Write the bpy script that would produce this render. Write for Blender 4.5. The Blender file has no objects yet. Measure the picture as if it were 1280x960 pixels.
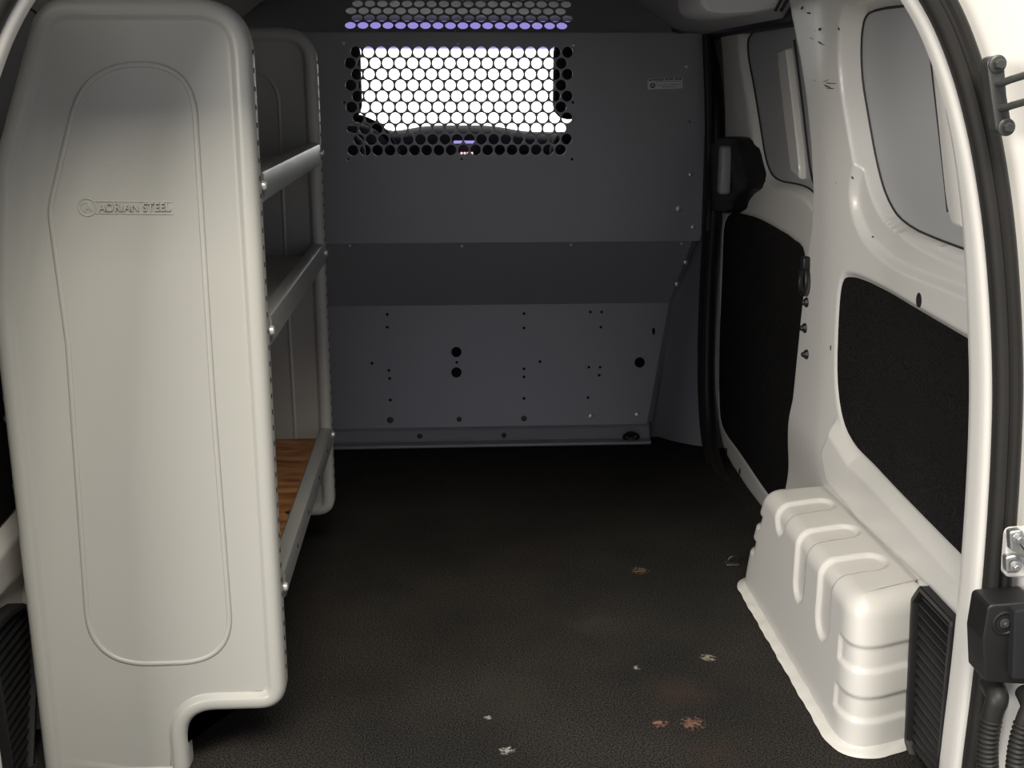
import bpy, bmesh, math, random
import numpy as np
from mathutils import Vector, Matrix
random.seed(7)
C = bpy.context.scene.collection
sc = bpy.context.scene

# ------------------------------------------------------------------ camera
FPX, PIT, YAW, CH = 1450.0, .254, .057, 1.1
_F = Vector((math.sin(YAW)*math.cos(PIT), math.cos(YAW)*math.cos(PIT), -math.sin(PIT)))
_R = Vector((math.cos(YAW), -math.sin(YAW), 0)); _U = _R.cross(_F)
cd = bpy.data.cameras.new('camera'); cam = bpy.data.objects.new('camera', cd); C.objects.link(cam)
cd.sensor_width = 36; cd.lens = FPX/1280*36; cd.clip_start = .02; cd.clip_end = 100
cam.matrix_world = Matrix(((_R.x, _U.x, -_F.x, 0), (_R.y, _U.y, -_F.y, 0), (_R.z, _U.z, -_F.z, CH), (0, 0, 0, 1)))
sc.camera = cam

def ray(px, py): return _F + _R*((px-640)/FPX) + _U*((480-py)/FPX)
def at(px, py, x=None, y=None, z=None):
    """the place in the van that a measured pixel of the photo falls on, on one known plane"""
    d = ray(px, py)
    if x is not None: t = x/d.x
    elif y is not None: t = y/d.y
    else: t = (z-CH)/d.z
    return Vector((0, 0, CH)) + d*t

# ------------------------------------------------------------------ world and light
vs = sc.view_settings
vs.view_transform = 'Standard'; vs.look = 'None'; vs.gamma = 1; vs.use_curve_mapping = False
vs.exposure = 0.0
w = bpy.data.worlds.new('world'); sc.world = w; w.use_nodes = True
wn = w.node_tree; wn.nodes.clear()
wo = wn.nodes.new('ShaderNodeOutputWorld'); bg = wn.nodes.new('ShaderNodeBackground')
tc = wn.nodes.new('ShaderNodeTexCoord'); sx = wn.nodes.new('ShaderNodeSeparateXYZ')
wn.links.new(tc.outputs['Generated'], sx.inputs[0])
# the garage: bright ceiling, bluish horizon glow added to lift bulkhead, over-bright bay ahead
up = wn.nodes.new('ShaderNodeMapRange'); up.inputs[1].default_value = -1; up.inputs[2].default_value = 1
wn.links.new(sx.outputs['Z'], up.inputs[0])
rz = wn.nodes.new('ShaderNodeValToRGB'); wn.links.new(up.outputs[0], rz.inputs[0]); e = rz.color_ramp.elements
e[0].position = .40; e[0].color = (.05, .05, .06, 1)
e[1].position = 1.0; e[1].color = (.95, .96, 1.08, 1)
k = rz.color_ramp.elements.new(.52); k.color = (.56, .54, .68, 1)
k = rz.color_ramp.elements.new(.70); k.color = (.28, .287, .32, 1)
k = rz.color_ramp.elements.new(.80); k.color = (.60, .61, .68, 1)
fy = wn.nodes.new('ShaderNodeMapRange'); fy.inputs[1].default_value = .55; fy.inputs[2].default_value = .9
wn.links.new(sx.outputs['Y'], fy.inputs[0])
mxw = wn.nodes.new('ShaderNodeMix'); mxw.data_type = 'RGBA'; wn.links.new(fy.outputs[0], mxw.inputs[0])
wn.links.new(rz.outputs[0], mxw.inputs[6]); mxw.inputs[7].default_value = (3.0, 3.02, 2.9, 1)
wn.links.new(mxw.outputs[2], bg.inputs[0]); bg.inputs[1].default_value = 1.0
wn.links.new(bg.outputs[0], wo.inputs[0])

def area(name, loc, target, sx_, sy_, power, col):
    l = bpy.data.lights.new(name, 'AREA'); l.shape = 'RECTANGLE'; l.size = sx_; l.size_y = sy_
    l.energy = power; l.color = col
    o = bpy.data.objects.new(name, l); C.objects.link(o); o.location = loc
    o.rotation_euler = (Vector(target)-Vector(loc)).to_track_quat('-Z', 'Y').to_euler()
    return o
area('garage_ceiling_light', (.25, -.75, 3.3), (.1, 2.0, .3), 1.8, 1.2, 145, (1.0, .93, .79))
area('garage_side_light', (-2.55, -.75, 1.6), (.7, 2.4, .9), 1.6, 1.1, 128, (1.0, .95, .88))

# ------------------------------------------------------------------ materials
def mat(name, col, rough=.5, metal=0, spec=.5, var=0, vscale=8, bump=0, bscale=200, coat=0):
    m = bpy.data.materials.new(name); m.use_nodes = True
    n = m.node_tree.nodes; L = m.node_tree.links; b = n['Principled BSDF']
    b.inputs['Base Color'].default_value = (*col, 1); b.inputs['Roughness'].default_value = rough
    b.inputs['Metallic'].default_value = metal; b.inputs['Specular IOR Level'].default_value = spec
    b.inputs['Coat Weight'].default_value = coat; b.inputs['Coat Roughness'].default_value = .15
    t = n.new('ShaderNodeTexCoord')
    if var:
        ns = n.new('ShaderNodeTexNoise'); ns.inputs['Scale'].default_value = vscale; ns.inputs['Detail'].default_value = 6
        L.new(t.outputs['Object'], ns.inputs['Vector'])
        mx = n.new('ShaderNodeMix'); mx.data_type = 'RGBA'
        mx.inputs[6].default_value = (*[c*(1-var) for c in col], 1); mx.inputs[7].default_value = (*[min(1, c*(1+var)) for c in col], 1)
        L.new(ns.outputs[0], mx.inputs[0]); L.new(mx.outputs[2], b.inputs['Base Color'])
    if bump:
        nb = n.new('ShaderNodeTexNoise'); nb.inputs['Scale'].default_value = bscale; nb.inputs['Detail'].default_value = 3
        L.new(t.outputs['Object'], nb.inputs['Vector'])
        bp = n.new('ShaderNodeBump'); bp.inputs['Strength'].default_value = bump; bp.inputs['Distance'].default_value = .002
        L.new(nb.outputs[0], bp.inputs['Height']); L.new(bp.outputs[0], b.inputs['Normal'])
    return m
M = {}
M['white'] = mat('white_paint', (.675, .662, .622), .34, var=.03, vscale=3, coat=.25)
M['blank'] = mat('grey_primer', (.37, .375, .38), .42, var=.04, vscale=4)
M['shelf'] = mat('grey_powder_coat', (.385, .383, .350), .36, var=.03, vscale=2, bump=.06, bscale=350)
M['bulk'] = mat('bulkhead_grey', (.40, .405, .415), .34, metal=.1, var=.04, vscale=2, bump=.05, bscale=350)
M['trim'] = mat('grey_trim', (.27, .28, .29), .5, var=.05)
M['headliner'] = mat('headliner_grey', (.52, .52, .53), .75, var=.04)
M['rubber'] = mat('black_rubber', (.020, .019, .017), .5, spec=.35, var=.15, vscale=20)
M['plastic'] = mat('black_plastic', (.013, .013, .0135), .45, spec=.4, var=.1, bump=.15, bscale=500)
M['seal'] = mat('dark_sealant', (.02, .02, .022), .6)
M['zinc'] = mat('zinc_steel', (.55, .56, .54), .35, metal=.9, var=.1, vscale=30)
M['bolt'] = mat('bright_bolt', (.75, .75, .72), .3, metal=.6)
M['darkmetal'] = mat('dark_metal', (.07, .072, .068), .42, metal=.4, var=.15, vscale=30)
M['black'] = mat('deep_black', (.008, .008, .01), .8)
M['label'] = mat('label_white', (.9, .9, .9), .4)
M['ink'] = mat('label_ink', (.03, .04, .08), .6)
M['scuff'] = mat('scuff_black', (.03, .03, .03), .8)
M['rail'] = mat('rail_grey', (.28, .28, .27), .3, metal=.2)
M['cab'] = mat('cab_dark', (.03, .03, .036), .8)
M['amber'] = mat('amber_lens', (.5, .22, .05), .3)

def carpet(name, base, hi, stains=False):
    m = bpy.data.materials.new(name); m.use_nodes = True
    n = m.node_tree.nodes; L = m.node_tree.links; b = n['Principled BSDF']
    t = n.new('ShaderNodeTexCoord')
    b.inputs['Roughness'].default_value = .95; b.inputs['Specular IOR Level'].default_value = .15
    fine = n.new('ShaderNodeTexNoise'); fine.inputs['Scale'].default_value = 330; fine.inputs['Detail'].default_value = 4
    big = n.new('ShaderNodeTexNoise'); big.inputs['Scale'].default_value = 3.2; big.inputs['Detail'].default_value = 5
    L.new(t.outputs['Object'], fine.inputs['Vector']); L.new(t.outputs['Object'], big.inputs['Vector'])
    cr = n.new('ShaderNodeValToRGB'); L.new(fine.outputs[0], cr.inputs[0])
    cr.color_ramp.elements[0].position = .38; cr.color_ramp.elements[0].color = (*base, 1)
    cr.color_ramp.elements[1].position = .68; cr.color_ramp.elements[1].color = (*hi, 1)
    mul = n.new('ShaderNodeMix'); mul.data_type = 'RGBA'; mul.blend_type = 'MULTIPLY'; mul.inputs[0].default_value = 1
    c2 = n.new('ShaderNodeValToRGB'); L.new(big.outputs[0], c2.inputs[0])
    c2.color_ramp.elements[0].position = .35; c2.color_ramp.elements[0].color = (.72, .74, .72, 1)
    c2.color_ramp.elements[1].position = .65; c2.color_ramp.elements[1].color = (1.12, 1.06, 1.0, 1)
    L.new(cr.outputs[0], mul.inputs[6]); L.new(c2.outputs[0], mul.inputs[7])
    out = mul.outputs[2]
    if stains:
        for (px, py, rad, col, thr) in stains:
            p = at(px, py, z=0)
            vm = n.new('ShaderNodeVectorMath'); vm.operation = 'DISTANCE'
            L.new(t.outputs['Object'], vm.inputs[0]); vm.inputs[1].default_value = p
            mp = n.new('ShaderNodeMapRange'); mp.inputs[1].default_value = rad; mp.inputs[2].default_value = 0
            L.new(vm.outputs['Value'], mp.inputs[0])
            ns = n.new('ShaderNodeTexNoise'); ns.inputs['Scale'].default_value = 2.4/rad if thr < .5 else 130; ns.inputs['Detail'].default_value = 8
            L.new(t.outputs['Object'], ns.inputs['Vector'])
            mm = n.new('ShaderNodeMath'); mm.operation = 'MULTIPLY'; L.new(mp.outputs[0], mm.inputs[0]); L.new(ns.outputs[0], mm.inputs[1])
            m2 = n.new('ShaderNodeMapRange'); m2.inputs[1].default_value = thr*.55; m2.inputs[2].default_value = thr*.55+(.12 if thr > .5 else .35)
            m2.inputs[4].default_value = .75 if thr > .5 else .30
            L.new(mm.outputs[0], m2.inputs[0])
            mx = n.new('ShaderNodeMix'); mx.data_type = 'RGBA'; L.new(m2.outputs[0], mx.inputs[0])
            L.new(out, mx.inputs[6]); mx.inputs[7].default_value = (*col, 1); out = mx.outputs[2]
    L.new(out, b.inputs['Base Color'])
    bp = n.new('ShaderNodeBump'); bp.inputs['Strength'].default_value = .3; bp.inputs['Distance'].default_value = .003
    L.new(fine.outputs[0], bp.inputs['Height']); L.new(bp.outputs[0], b.inputs['Normal'])
    return m
M['floor'] = carpet('rubber_floor_mat', (.0045, .0045, .0045), (.055, .051, .047), stains=[
    (885, 822, .045, (.35, .30, .24), .62), (795, 835, .025, (.35, .33, .30), .62), (610, 897, .02, (.4, .38, .34), .6),
    (634, 938, .035, (.4, .39, .36), .6), (866, 904, .06, (.22, .12, .085), .6), (824, 904, .035, (.32, .15, .10), .6),
    (850, 865, .13, (.07, .038, .028), .32), (800, 713, .06, (.20, .13, .06), .62), (890, 940, .1, (.06, .035, .025), .32),
    (400, 760, .16, (.04, .024, .02), .3), (745, 780, .12, (.05, .046, .036), .32), (640, 870, .16, (.045, .038, .028), .34)])
M['carpet'] = carpet('black_carpet', (.003, .003, .004), (.022, .021, .020))

def rust():
    m = bpy.data.materials.new('rusty_tray'); m.use_nodes = True
    n = m.node_tree.nodes; L = m.node_tree.links; b = n['Principled BSDF']; b.inputs['Roughness'].default_value = .55
    t = n.new('ShaderNodeTexCoord'); ns = n.new('ShaderNodeTexNoise'); ns.inputs['Scale'].default_value = 14; ns.inputs['Detail'].default_value = 9
    mpp = n.new('ShaderNodeMapping'); mpp.inputs['Scale'].default_value = (1, 3, 1)
    L.new(t.outputs['Object'], mpp.inputs[0]); L.new(mpp.outputs[0], ns.inputs['Vector'])
    cr = n.new('ShaderNodeValToRGB'); L.new(ns.outputs[0], cr.inputs[0]); e = cr.color_ramp.elements
    e[0].position = .3; e[0].color = (.13, .042, .012, 1); e[1].position = .7; e[1].color = (.46, .22, .075, 1)
    L.new(cr.outputs[0], b.inputs['Base Color']); return m
M['rust'] = rust()

def glass():
    m = bpy.data.materials.new('windscreen_glass'); m.use_nodes = True
    n = m.node_tree.nodes; L = m.node_tree.links; n.clear()
    o = n.new('ShaderNodeOutputMaterial'); tr = n.new('ShaderNodeBsdfTransparent'); gl = n.new('ShaderNodeBsdfGlossy'); mx = n.new('ShaderNodeMixShader')
    gl.inputs['Roughness'].default_value = .03; mx.inputs[0].default_value = .06
    t = n.new('ShaderNodeTexCoord'); s = n.new('ShaderNodeSeparateXYZ'); L.new(t.outputs['Object'], s.inputs[0])
    mp = n.new('ShaderNodeMapRange'); mp.inputs[1].default_value = 1.226; mp.inputs[2].default_value = 1.240; L.new(s.outputs['Z'], mp.inputs[0])
    c = n.new('ShaderNodeMix'); c.data_type = 'RGBA'; L.new(mp.outputs[0], c.inputs[0])
    c.inputs[6].default_value = (1, 1, 1, 1); c.inputs[7].default_value = (.34, .31, .52, 1)
    L.new(c.outputs[2], tr.inputs[0]); L.new(tr.outputs[0], mx.inputs[1]); L.new(gl.outputs[0], mx.inputs[2]); L.new(mx.outputs[0], o.inputs[0])
    return m
M['glass'] = glass()

# ------------------------------------------------------------------ helpers
def tag(o, label=None, cat=None, group=None, kind=None):
    if label: o['label'] = label
    if cat: o['category'] = cat
    if group: o['group'] = group
    if kind: o['kind'] = kind
    return o
def link(name, me, m, parent=None, smooth=True, ang=35):
    o = bpy.data.objects.new(name, me); C.objects.link(o)
    if m is not None: me.materials.append(m)
    if smooth:
        for p in me.polygons: p.use_smooth = True
        try: me.set_sharp_from_angle(angle=math.radians(ang))
        except Exception: pass
    if parent is not None:
        o.parent = parent
        o.matrix_parent_inverse = Matrix.Translation(-parent.location) if parent.type == 'EMPTY' else parent.matrix_world.inverted()
    return o
def empty(name, loc, label, cat, group=None):
    o = bpy.data.objects.new(name, None); C.objects.link(o); o.location = loc; o.empty_display_size = .05
    return tag(o, label, cat, group)
def pymesh(name, v, f, m, parent=None, smooth=True, ang=35, fix=True):
    me = bpy.data.meshes.new(name); me.from_pydata([tuple(p) for p in v], [], f); me.update()
    if fix:
        bm = bmesh.new(); bm.from_mesh(me); bmesh.ops.recalc_face_normals(bm, faces=bm.faces); bm.to_mesh(me); bm.free()
    return link(name, me, m, parent, smooth, ang)
class MB:
    def __init__(s): s.v = []; s.f = []
    def add(s, v, f):
        b = len(s.v); s.v += [Vector(p) for p in v]; s.f += [[i+b for i in q] for q in f]; return s
    def box(s, a, b, bev=0, rot=None):
        bm = bmesh.new(); bmesh.ops.create_cube(bm, size=1)
        c = [(a[i]+b[i])/2 for i in range(3)]; d = [abs(b[i]-a[i]) for i in range(3)]
        for q in bm.verts: q.co = Vector((q.co.x*d[0], q.co.y*d[1], q.co.z*d[2]))
        if bev: bmesh.ops.bevel(bm, geom=bm.edges[:], offset=min(bev, min(d)*.45), segments=3, affect='EDGES', profile=.5)
        for q in bm.verts:
            if rot is not None: q.co = rot @ q.co
            q.co += Vector(c)
        return s.bm(bm)
    def bm(s, bm):
        bm.verts.index_update(); s.add([q.co.copy() for q in bm.verts], [[x.index for x in f.verts] for f in bm.faces]); bm.free(); return s
    def tube(s, pts, r, n=10, closed=False, caps=True):
        pts = [Vector(p) for p in pts]; N = len(pts); rr = r if isinstance(r, (list, tuple)) else [r]*N
        v = []; f = []; up = None
        for i, p in enumerate(pts):
            if closed: t = (pts[(i+1) % N]-pts[i-1]).normalized()
            else: t = (pts[min(i+1, N-1)]-pts[max(i-1, 0)]).normalized()
            if up is None: up = t.orthogonal().normalized()
            up = (up-t*up.dot(t)); up = up.normalized() if up.length > 1e-6 else t.orthogonal().normalized()
            sd = t.cross(up)
            for k in range(n):
                a = 2*math.pi*k/n; v.append(p+(up*math.cos(a)+sd*math.sin(a))*rr[i])
        for i in range(N if closed else N-1):
            j = (i+1) % N
            for k in range(n): f.append([i*n+k, i*n+(k+1) % n, j*n+(k+1) % n, j*n+k])
        if caps and not closed: f += [list(range(n))[::-1], [(N-1)*n+k for k in range(n)]]
        return s.add(v, f)
    def lathe(s, prof, loc, axis, n=20):
        """prof = [(radius, height)], turned about axis at loc"""
        ax = Vector(axis).normalized(); u = ax.orthogonal().normalized(); w_ = ax.cross(u); v = []; f = []
        for (r, h) in prof:
            for k in range(n):
                a = 2*math.pi*k/n; v.append(Vector(loc)+ax*h+(u*math.cos(a)+w_*math.sin(a))*max(r, 1e-5))
        for i in range(len(prof)-1):
            for k in range(n): f.append([i*n+k, i*n+(k+1) % n, (i+1)*n+(k+1) % n, (i+1)*n+k])
        f += [list(range(n))[::-1], [(len(prof)-1)*n+k for k in range(n)]]
        return s.add(v, f)
    def build(s, name, m, parent=None, smooth=True, ang=35): return pymesh(name, s.v, s.f, m, parent, smooth, ang)

def roundpoly(pts, r, seg=8):
    out = []; n = len(pts)
    for i in range(n):
        p0, p1, p2 = Vector(pts[i-1]), Vector(pts[i]), Vector(pts[(i+1) % n])
        rr = r[i] if isinstance(r, (list, tuple)) else r
        if rr <= 0: out.append(p1); continue
        a = (p0-p1); b = (p2-p1); la, lb = a.length, b.length; a.normalize(); b.normalize()
        ang = a.angle(b)
        if ang > math.pi-.05: out.append(p1); continue
        d = min(rr/math.tan(ang/2), la*.49, lb*.49)
        s0 = p1+a*d; s1 = p1+b*d
        for k in range(seg+1):
            t = k/seg; out.append(s0.lerp(p1, t).lerp(p1.lerp(s1, t), t))
    return out
def resample(pts, step, closed=True):
    pts = [Vector(p) for p in pts]; L = [0]; q = pts+[pts[0]] if closed else pts
    for i in range(1, len(q)): L.append(L[-1]+(q[i]-q[i-1]).length)
    n = max(3, int(L[-1]/step)); out = []; j = 0
    for k in range(n if closed else n+1):
        s = L[-1]*k/n
        while j < len(L)-2 and L[j+1] < s: j += 1
        d = L[j+1]-L[j]; out.append(q[j].lerp(q[j+1], (s-L[j])/d if d > 1e-9 else 0))
    return out
def smooth_path(pts, it=2, closed=False):
    for _ in range(it):
        o = []; n = len(pts)
        if not closed: o.append(Vector(pts[0]))
        for i in range(n if closed else n-1):
            a, b = Vector(pts[i]), Vector(pts[(i+1) % n]); o += [a.lerp(b, .25), a.lerp(b, .75)]
        if not closed: o.append(Vector(pts[-1]))
        pts = o
    return pts
def offset(pts, d):
    """inward offset of a closed CCW 2D outline"""
    n = len(pts); out = []
    for i in range(n):
        t = (pts[(i+1) % n]-pts[i-1]); t.normalize(); out.append(pts[i]+Vector((-t.y, t.x))*d)
    return out
def ccw(pts):
    a = sum(pts[i-1].x*pts[i].y-pts[i].x*pts[i-1].y for i in range(len(pts)))
    return pts if a > 0 else pts[::-1]
def circle(cx, cy, r, n=20, ry=None): return [Vector((cx+r*math.cos(2*math.pi*k/n), cy+(ry or r)*math.sin(2*math.pi*k/n))) for k in range(n)]
def sheet(name, outline, holes, thick, fn, m, parent=None, ang=35):
    """flat plate with real holes; fn maps (u, v, w) to the van"""
    cu = bpy.data.curves.new(name, 'CURVE'); cu.dimensions = '2D'; cu.fill_mode = 'BOTH'; cu.extrude = thick/2
    for pl in [outline]+list(holes):
        sp = cu.splines.new('POLY'); sp.points.add(len(pl)-1)
        for i, p in enumerate(pl): sp.points[i].co = (p[0], p[1], 0, 1)
        sp.use_cyclic_u = True
    o = bpy.data.objects.new(name+'_c', cu); C.objects.link(o)
    me = bpy.data.meshes.new_from_object(o.evaluated_get(bpy.context.evaluated_depsgraph_get()))
    bpy.data.objects.remove(o)
    me.name = name; me.materials.clear()
    for v in me.vertices: v.co = fn(v.co.x, v.co.y, v.co.z)
    me.update()
    return link(name, me, m, parent, True, ang)
def text_mesh(name, body, size, depth, fn, m, parent=None, bold=0, align='LEFT', spacing=1):
    cu = bpy.data.curves.new(name, 'FONT'); cu.body = body; cu.size = size; cu.extrude = depth; cu.offset = bold; cu.align_x = align; cu.space_character = spacing
    o = bpy.data.objects.new(name+'_c', cu); C.objects.link(o)
    me = bpy.data.meshes.new_from_object(o.evaluated_get(bpy.context.evaluated_depsgraph_get()))
    bpy.data.objects.remove(o); me.name = name; me.materials.clear()
    for v in me.vertices: v.co = fn(v.co.x, v.co.y, v.co.z)
    return link(name, me, m, parent, False)
def sdf(py, pz, poly):
    """signed distance, negative inside; numpy arrays"""
    P = np.array([(p[0], p[1]) for p in poly]); d = np.full(py.shape, 1e9); ins = np.zeros(py.shape, bool)
    for i in range(len(P)):
        a = P[i-1]; b = P[i]; e = b-a; wy = py-a[0]; wz = pz-a[1]
        t = np.clip((wy*e[0]+wz*e[1])/(e@e+1e-12), 0, 1)
        d = np.minimum(d, (wy-e[0]*t)**2+(wz-e[1]*t)**2)
        c = ((a[1] > pz) != (b[1] > pz))
        with np.errstate(divide='ignore', invalid='ignore'):
            c &= py < (b[0]-a[0])*(pz-a[1])/(b[1]-a[1]+1e-15)+a[0]
        ins ^= c
    return np.where(ins, -np.sqrt(d), np.sqrt(d))
def sstep(x): x = np.clip(x, 0, 1); return x*x*(3-2*x)
def bolt(mb, p, ax, r=.008, h=.004):
    mb.lathe([(r, 0), (r, h*.4), (r*.8, h*.85), (r*.35, h), (0, h*1.02)], p, ax, 14)

CX = .03      # centre line of the van body
# ================================================================== SETTING
# floor: dark mat from the sill to the bulkhead
fl = MB().box((-.90, 1.44, -.03), (.95, 3.53, 0), 0).build('floor', M['floor'], smooth=False); tag(fl, kind='structure')
cf = MB().box((-.85, 3.53, -.32), (.92, 5.15, -.30)).build('floor', M['cab'], smooth=False); tag(cf, kind='structure')
g = MB().box((-6, -5, -.62), (6, 9, -.60)).build('floor', mat('garage_concrete', (.16, .16, .15), .7, var=.15, vscale=3), smooth=False); tag(g, kind='structure')

# ceiling: cross-section swept along the van, rails rolling down at both sides
prof = [(0, 1.375), (.25, 1.372), (.42, 1.366), (.50, 1.352), (.55, 1.33), (.60, 1.29), (.645, 1.255), (.70, 1.242), (.75, 1.240), (.76, 1.26), (.86, 1.30)]
pr = [(-x, z) for x, z in prof[::-1]]+prof[1:]
pr2 = smooth_path([Vector((x, z, 0)) for x, z in pr], 2)
v = []; f = []; ys = [1.47, 1.6, 2.0, 2.45, 2.5, 2.56, 2.62, 2.7, 3.0, 3.5, 3.56]
for y in ys:
    k_ = min(1, max(0, (y-2.45)/.25))
    for p in pr2: v.append((CX+p.x, y, p.y+(1-k_)*.75*(1.375-p.y)))
n = len(pr2)
for i in range(len(ys)-1):
    for k in range(n-1): f.append([i*n+k, i*n+k+1, (i+1)*n+k+1, (i+1)*n+k])
b0 = len(v)
for y in ys: v += [(CX-.95, y, 1.42), (CX+.95, y, 1.42)]
for i in range(len(ys)-1): f.append([b0+2*i, b0+2*i+1, b0+2*i+3, b0+2*i+2])
for i in (0, len(ys)-1):
    f.append([i*n+k for k in range(n)]+[b0+2*i+1, b0+2*i])
ce = pymesh('ceiling', v, f, M['headliner']); tag(ce, kind='structure')
cc = MB().box((-.86, 3.545, 1.373), (.92, 3.70, 1.41)).box((-.86, 3.66, 1.343), (.92, 4.93, 1.376)).build('ceiling', mat('cab_headliner', (.78, .78, .72), .8), smooth=False); tag(cc, kind='structure')

# ------------------------------------------------ right wall: pressed steel quarter panel with the C pillar
def W(y, z):
    z = np.asarray(z, float); y = np.asarray(y, float)
    a = .803-.060*np.clip((z-.45)/.80, 0, 1.2)**2
    return a-.028*sstep((y-2.02)/.30)*sstep((z-.18)/.2)
def onwall(px, py, Wf=W):
    d = ray(px, py); t = .8/d.x
    for _ in range(25): t = float(Wf(d.y*t, CH+d.z*t))/d.x
    return Vector((d.y*t, CH+d.z*t))
edge_px = [(985, -12), (990, 20), (1000, 70), (1008, 120), (1014, 180), (1017, 240), (1015, 285), (1008, 330), (1001, 400), (996, 450), (991, 500), (985, 560), (981, 615), (975, 700)]
edge = [onwall(*p) for p in edge_px]
edge = sorted(edge, key=lambda p: p.y)
ez = np.array([p.y for p in edge]); ey = np.array([p.x for p in edge])
insert_px = [(1063, 344), (1110, 368), (1218, 432), (1290, 472), (1290, 780), (1197, 690), (1080, 572), (1060, 545), (1050, 515), (1045, 470), (1047, 400), (1051, 350)]
insert = ccw(smooth_path([Vector(onwall(*p)) for p in insert_px], 2, True))
DW = lambda o_: (lambda y, z: W(y, z)+o_)
belt = [Vector(onwall(*p, DW(.006))) for p in [(1104, -30), (1094, 100), (1084, 165), (1068, 208), (1063, 250), (1074, 290), (1092, 316), (1122, 340), (1215, 376), (1300, 410), (1320, -30)]]
winr = [Vector(onwall(*p, DW(.018))) for p in [(1112, -30), (1108, 120), (1110, 190), (1108, 250), (1120, 289), (1150, 312), (1215, 342), (1300, 380), (1320, -30)]]
blank_px = [(1090, 10), (1077, 28), (1076, 90), (1086, 150), (1096, 205), (1108, 248), (1128, 280), (1180, 303), (1290, 340), (1300, 6), (1180, 4)]
blank = ccw(smooth_path([Vector(onwall(*p, DW(.038))) for p in blank_px], 2, True))
rib_px = [(1156, 34), (1164, 60), (1176, 180), (1186, 278), (1200, 286), (1207, 284), (1196, 180), (1180, 80), (1168, 34)]
sill = ccw([Vector(onwall(*p)) for p in [(1030, 560), (1040, 610), (1080, 660), (1160, 735), (1250, 830), (1330, 900), (1300, 800), (1197, 690), (1075, 567), (1045, 520)]])

def relief(Y, Z):
    R = np.zeros(Y.shape)
    R += .014*sstep(-sdf(Y, Z, smooth_path(belt, 2, True))/.016)
    R += .012*sstep(-sdf(Y, Z, smooth_path(winr, 2, True))/.014)
    R = np.maximum(R, .046*sstep(-(sdf(Y, Z, blank)-.016)/.018))
    d = sdf(Y, Z, insert)
    R += .012*sstep(-(d-.012)/.014)
    # soft outer groove of the lower frame
    R += .010*sstep(-(d-.075)/.045)*(1-sstep(-(d-.02)/.01))*0
    R -= .020*sstep(-sdf(Y, Z, sill)/.030)
    return R
def build_wall(name, c, sgn, edge_y, edge_z):
    NZ, NU = 330, 340; y0 = 1.462
    zz = np.linspace(-.03, 1.37, NZ); ye = np.interp(zz, edge_z, edge_y)
    U = np.linspace(0, 1, NU); Y = y0+(ye[:, None]-y0)*U[None, :]; Z = np.repeat(zz[:, None], NU, 1)
    X = W(Y, Z)+relief(Y, Z)
    v = []; f = []
    cols = NU+5
    for i in range(NZ):
        for j in range(NU): v.append((c+sgn*(X[i, j]-c), Y[i, j], Z[i, j]))
        # rolled return of the pillar towards the outer skin
        x0 = X[i, -1]
        for (dx, dy) in ((.004, .007), (.014, .011), (.04, .012), (.075, .010), (.11, .004)): v.append((c+sgn*(x0+dx-c), ye[i]+dy, zz[i]))
    for i in range(NZ-1):
        for j in range(cols-1): f.append([i*cols+j, i*cols+j+1, (i+1)*cols+j+1, (i+1)*cols+j])
    # outer skin closes the panel
    b = len(v)
    v += [(c+sgn*(.93-c), y0, -.03), (c+sgn*(.93-c), 2.6, -.03), (c+sgn*(.90-c), 2.6, 1.37), (c+sgn*(.90-c), y0, 1.37)]
    f.append([b, b+1, b+2, b+3])
    o = pymesh(name, v, f, M['white'], fix=False, ang=60); tag(o, kind='structure')
    return o
for nm_, bx_ in (('wall_left', ((-.86, 2.44, -.03), (-.80, 3.60, 1.44))), ('wall_right', ((.93, 2.30, -.03), (.97, 3.60, 1.44)))):
    o = MB().box(*bx_).build(nm_, M['trim'], smooth=False); o['kind'] = 'structure'
wr = build_wall('wall_right', .0, 1, ey, ez)
wl = build_wall('wall_left', CX, -1, ey*0+2.45, ez)

def wallpt(y, z, d=0, r=True):
    x = float(W(y, z))+float(relief(np.array([y]), np.array([z]))[0])-d
    return Vector((x, y, z)) if r else Vector((2*CX-x, y, z))
def patch(name, poly, m, parent, lift, thick, right=True, flat=None, grid=.012):
    """trimmed sheet following the wall: filled outline, subdivided"""
    sg = 1 if right else -1
    ys_ = [p[0] for p in poly]; zs_ = [p[1] for p in poly]
    bm = bmesh.new()
    o2 = resample([Vector((p[0], p[1])) for p in poly], grid)
    vs_ = [bm.verts.new((p.x, p.y, 0)) for p in o2]
    fc = bm.faces.new(vs_)
    bmesh.ops.triangulate(bm, faces=[fc])
    for _ in range(3):
        long = [e_ for e_ in bm.edges if e_.calc_length() > grid*3]
        if not long: break
        bmesh.ops.subdivide_edges(bm, edges=long, cuts=1); bmesh.ops.triangulate(bm, faces=bm.faces[:])
    bm.normal_update()
    top = [(q.co.x, q.co.y) for q in bm.verts]
    bm.verts.index_update(); faces = [[x.index for x in f_.verts] for f_ in bm.faces]
    Y = np.array([t[0] for t in top]); Z = np.array([t[1] for t in top]); X = W(Y, Z)+(flat if flat is not None else 0)
    ed = np.clip(-sdf(Y, Z, o2)/.006, 0, 1); lf = lift*(0.35+.65*sstep(ed))
    v = [(CX*(0 if right else 2)+sg*(X[i]-lf[i]), Y[i], Z[i]) for i in range(len(Y))]
    n0 = len(v); nb = len(o2)
    v += [(CX*(0 if right else 2)+sg*(X[i]-lf[i]+thick), Y[i], Z[i]) for i in range(nb)]
    faces += [[i, (i+1) % nb, n0+(i+1) % nb, n0+i] for i in range(nb)]
    bm.free()
    return pymesh(name, v, faces, m, parent, True, 50)
def clipy(poly, y0):
    return [Vector((max(p[0], y0), p[1])) for p in poly]
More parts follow.
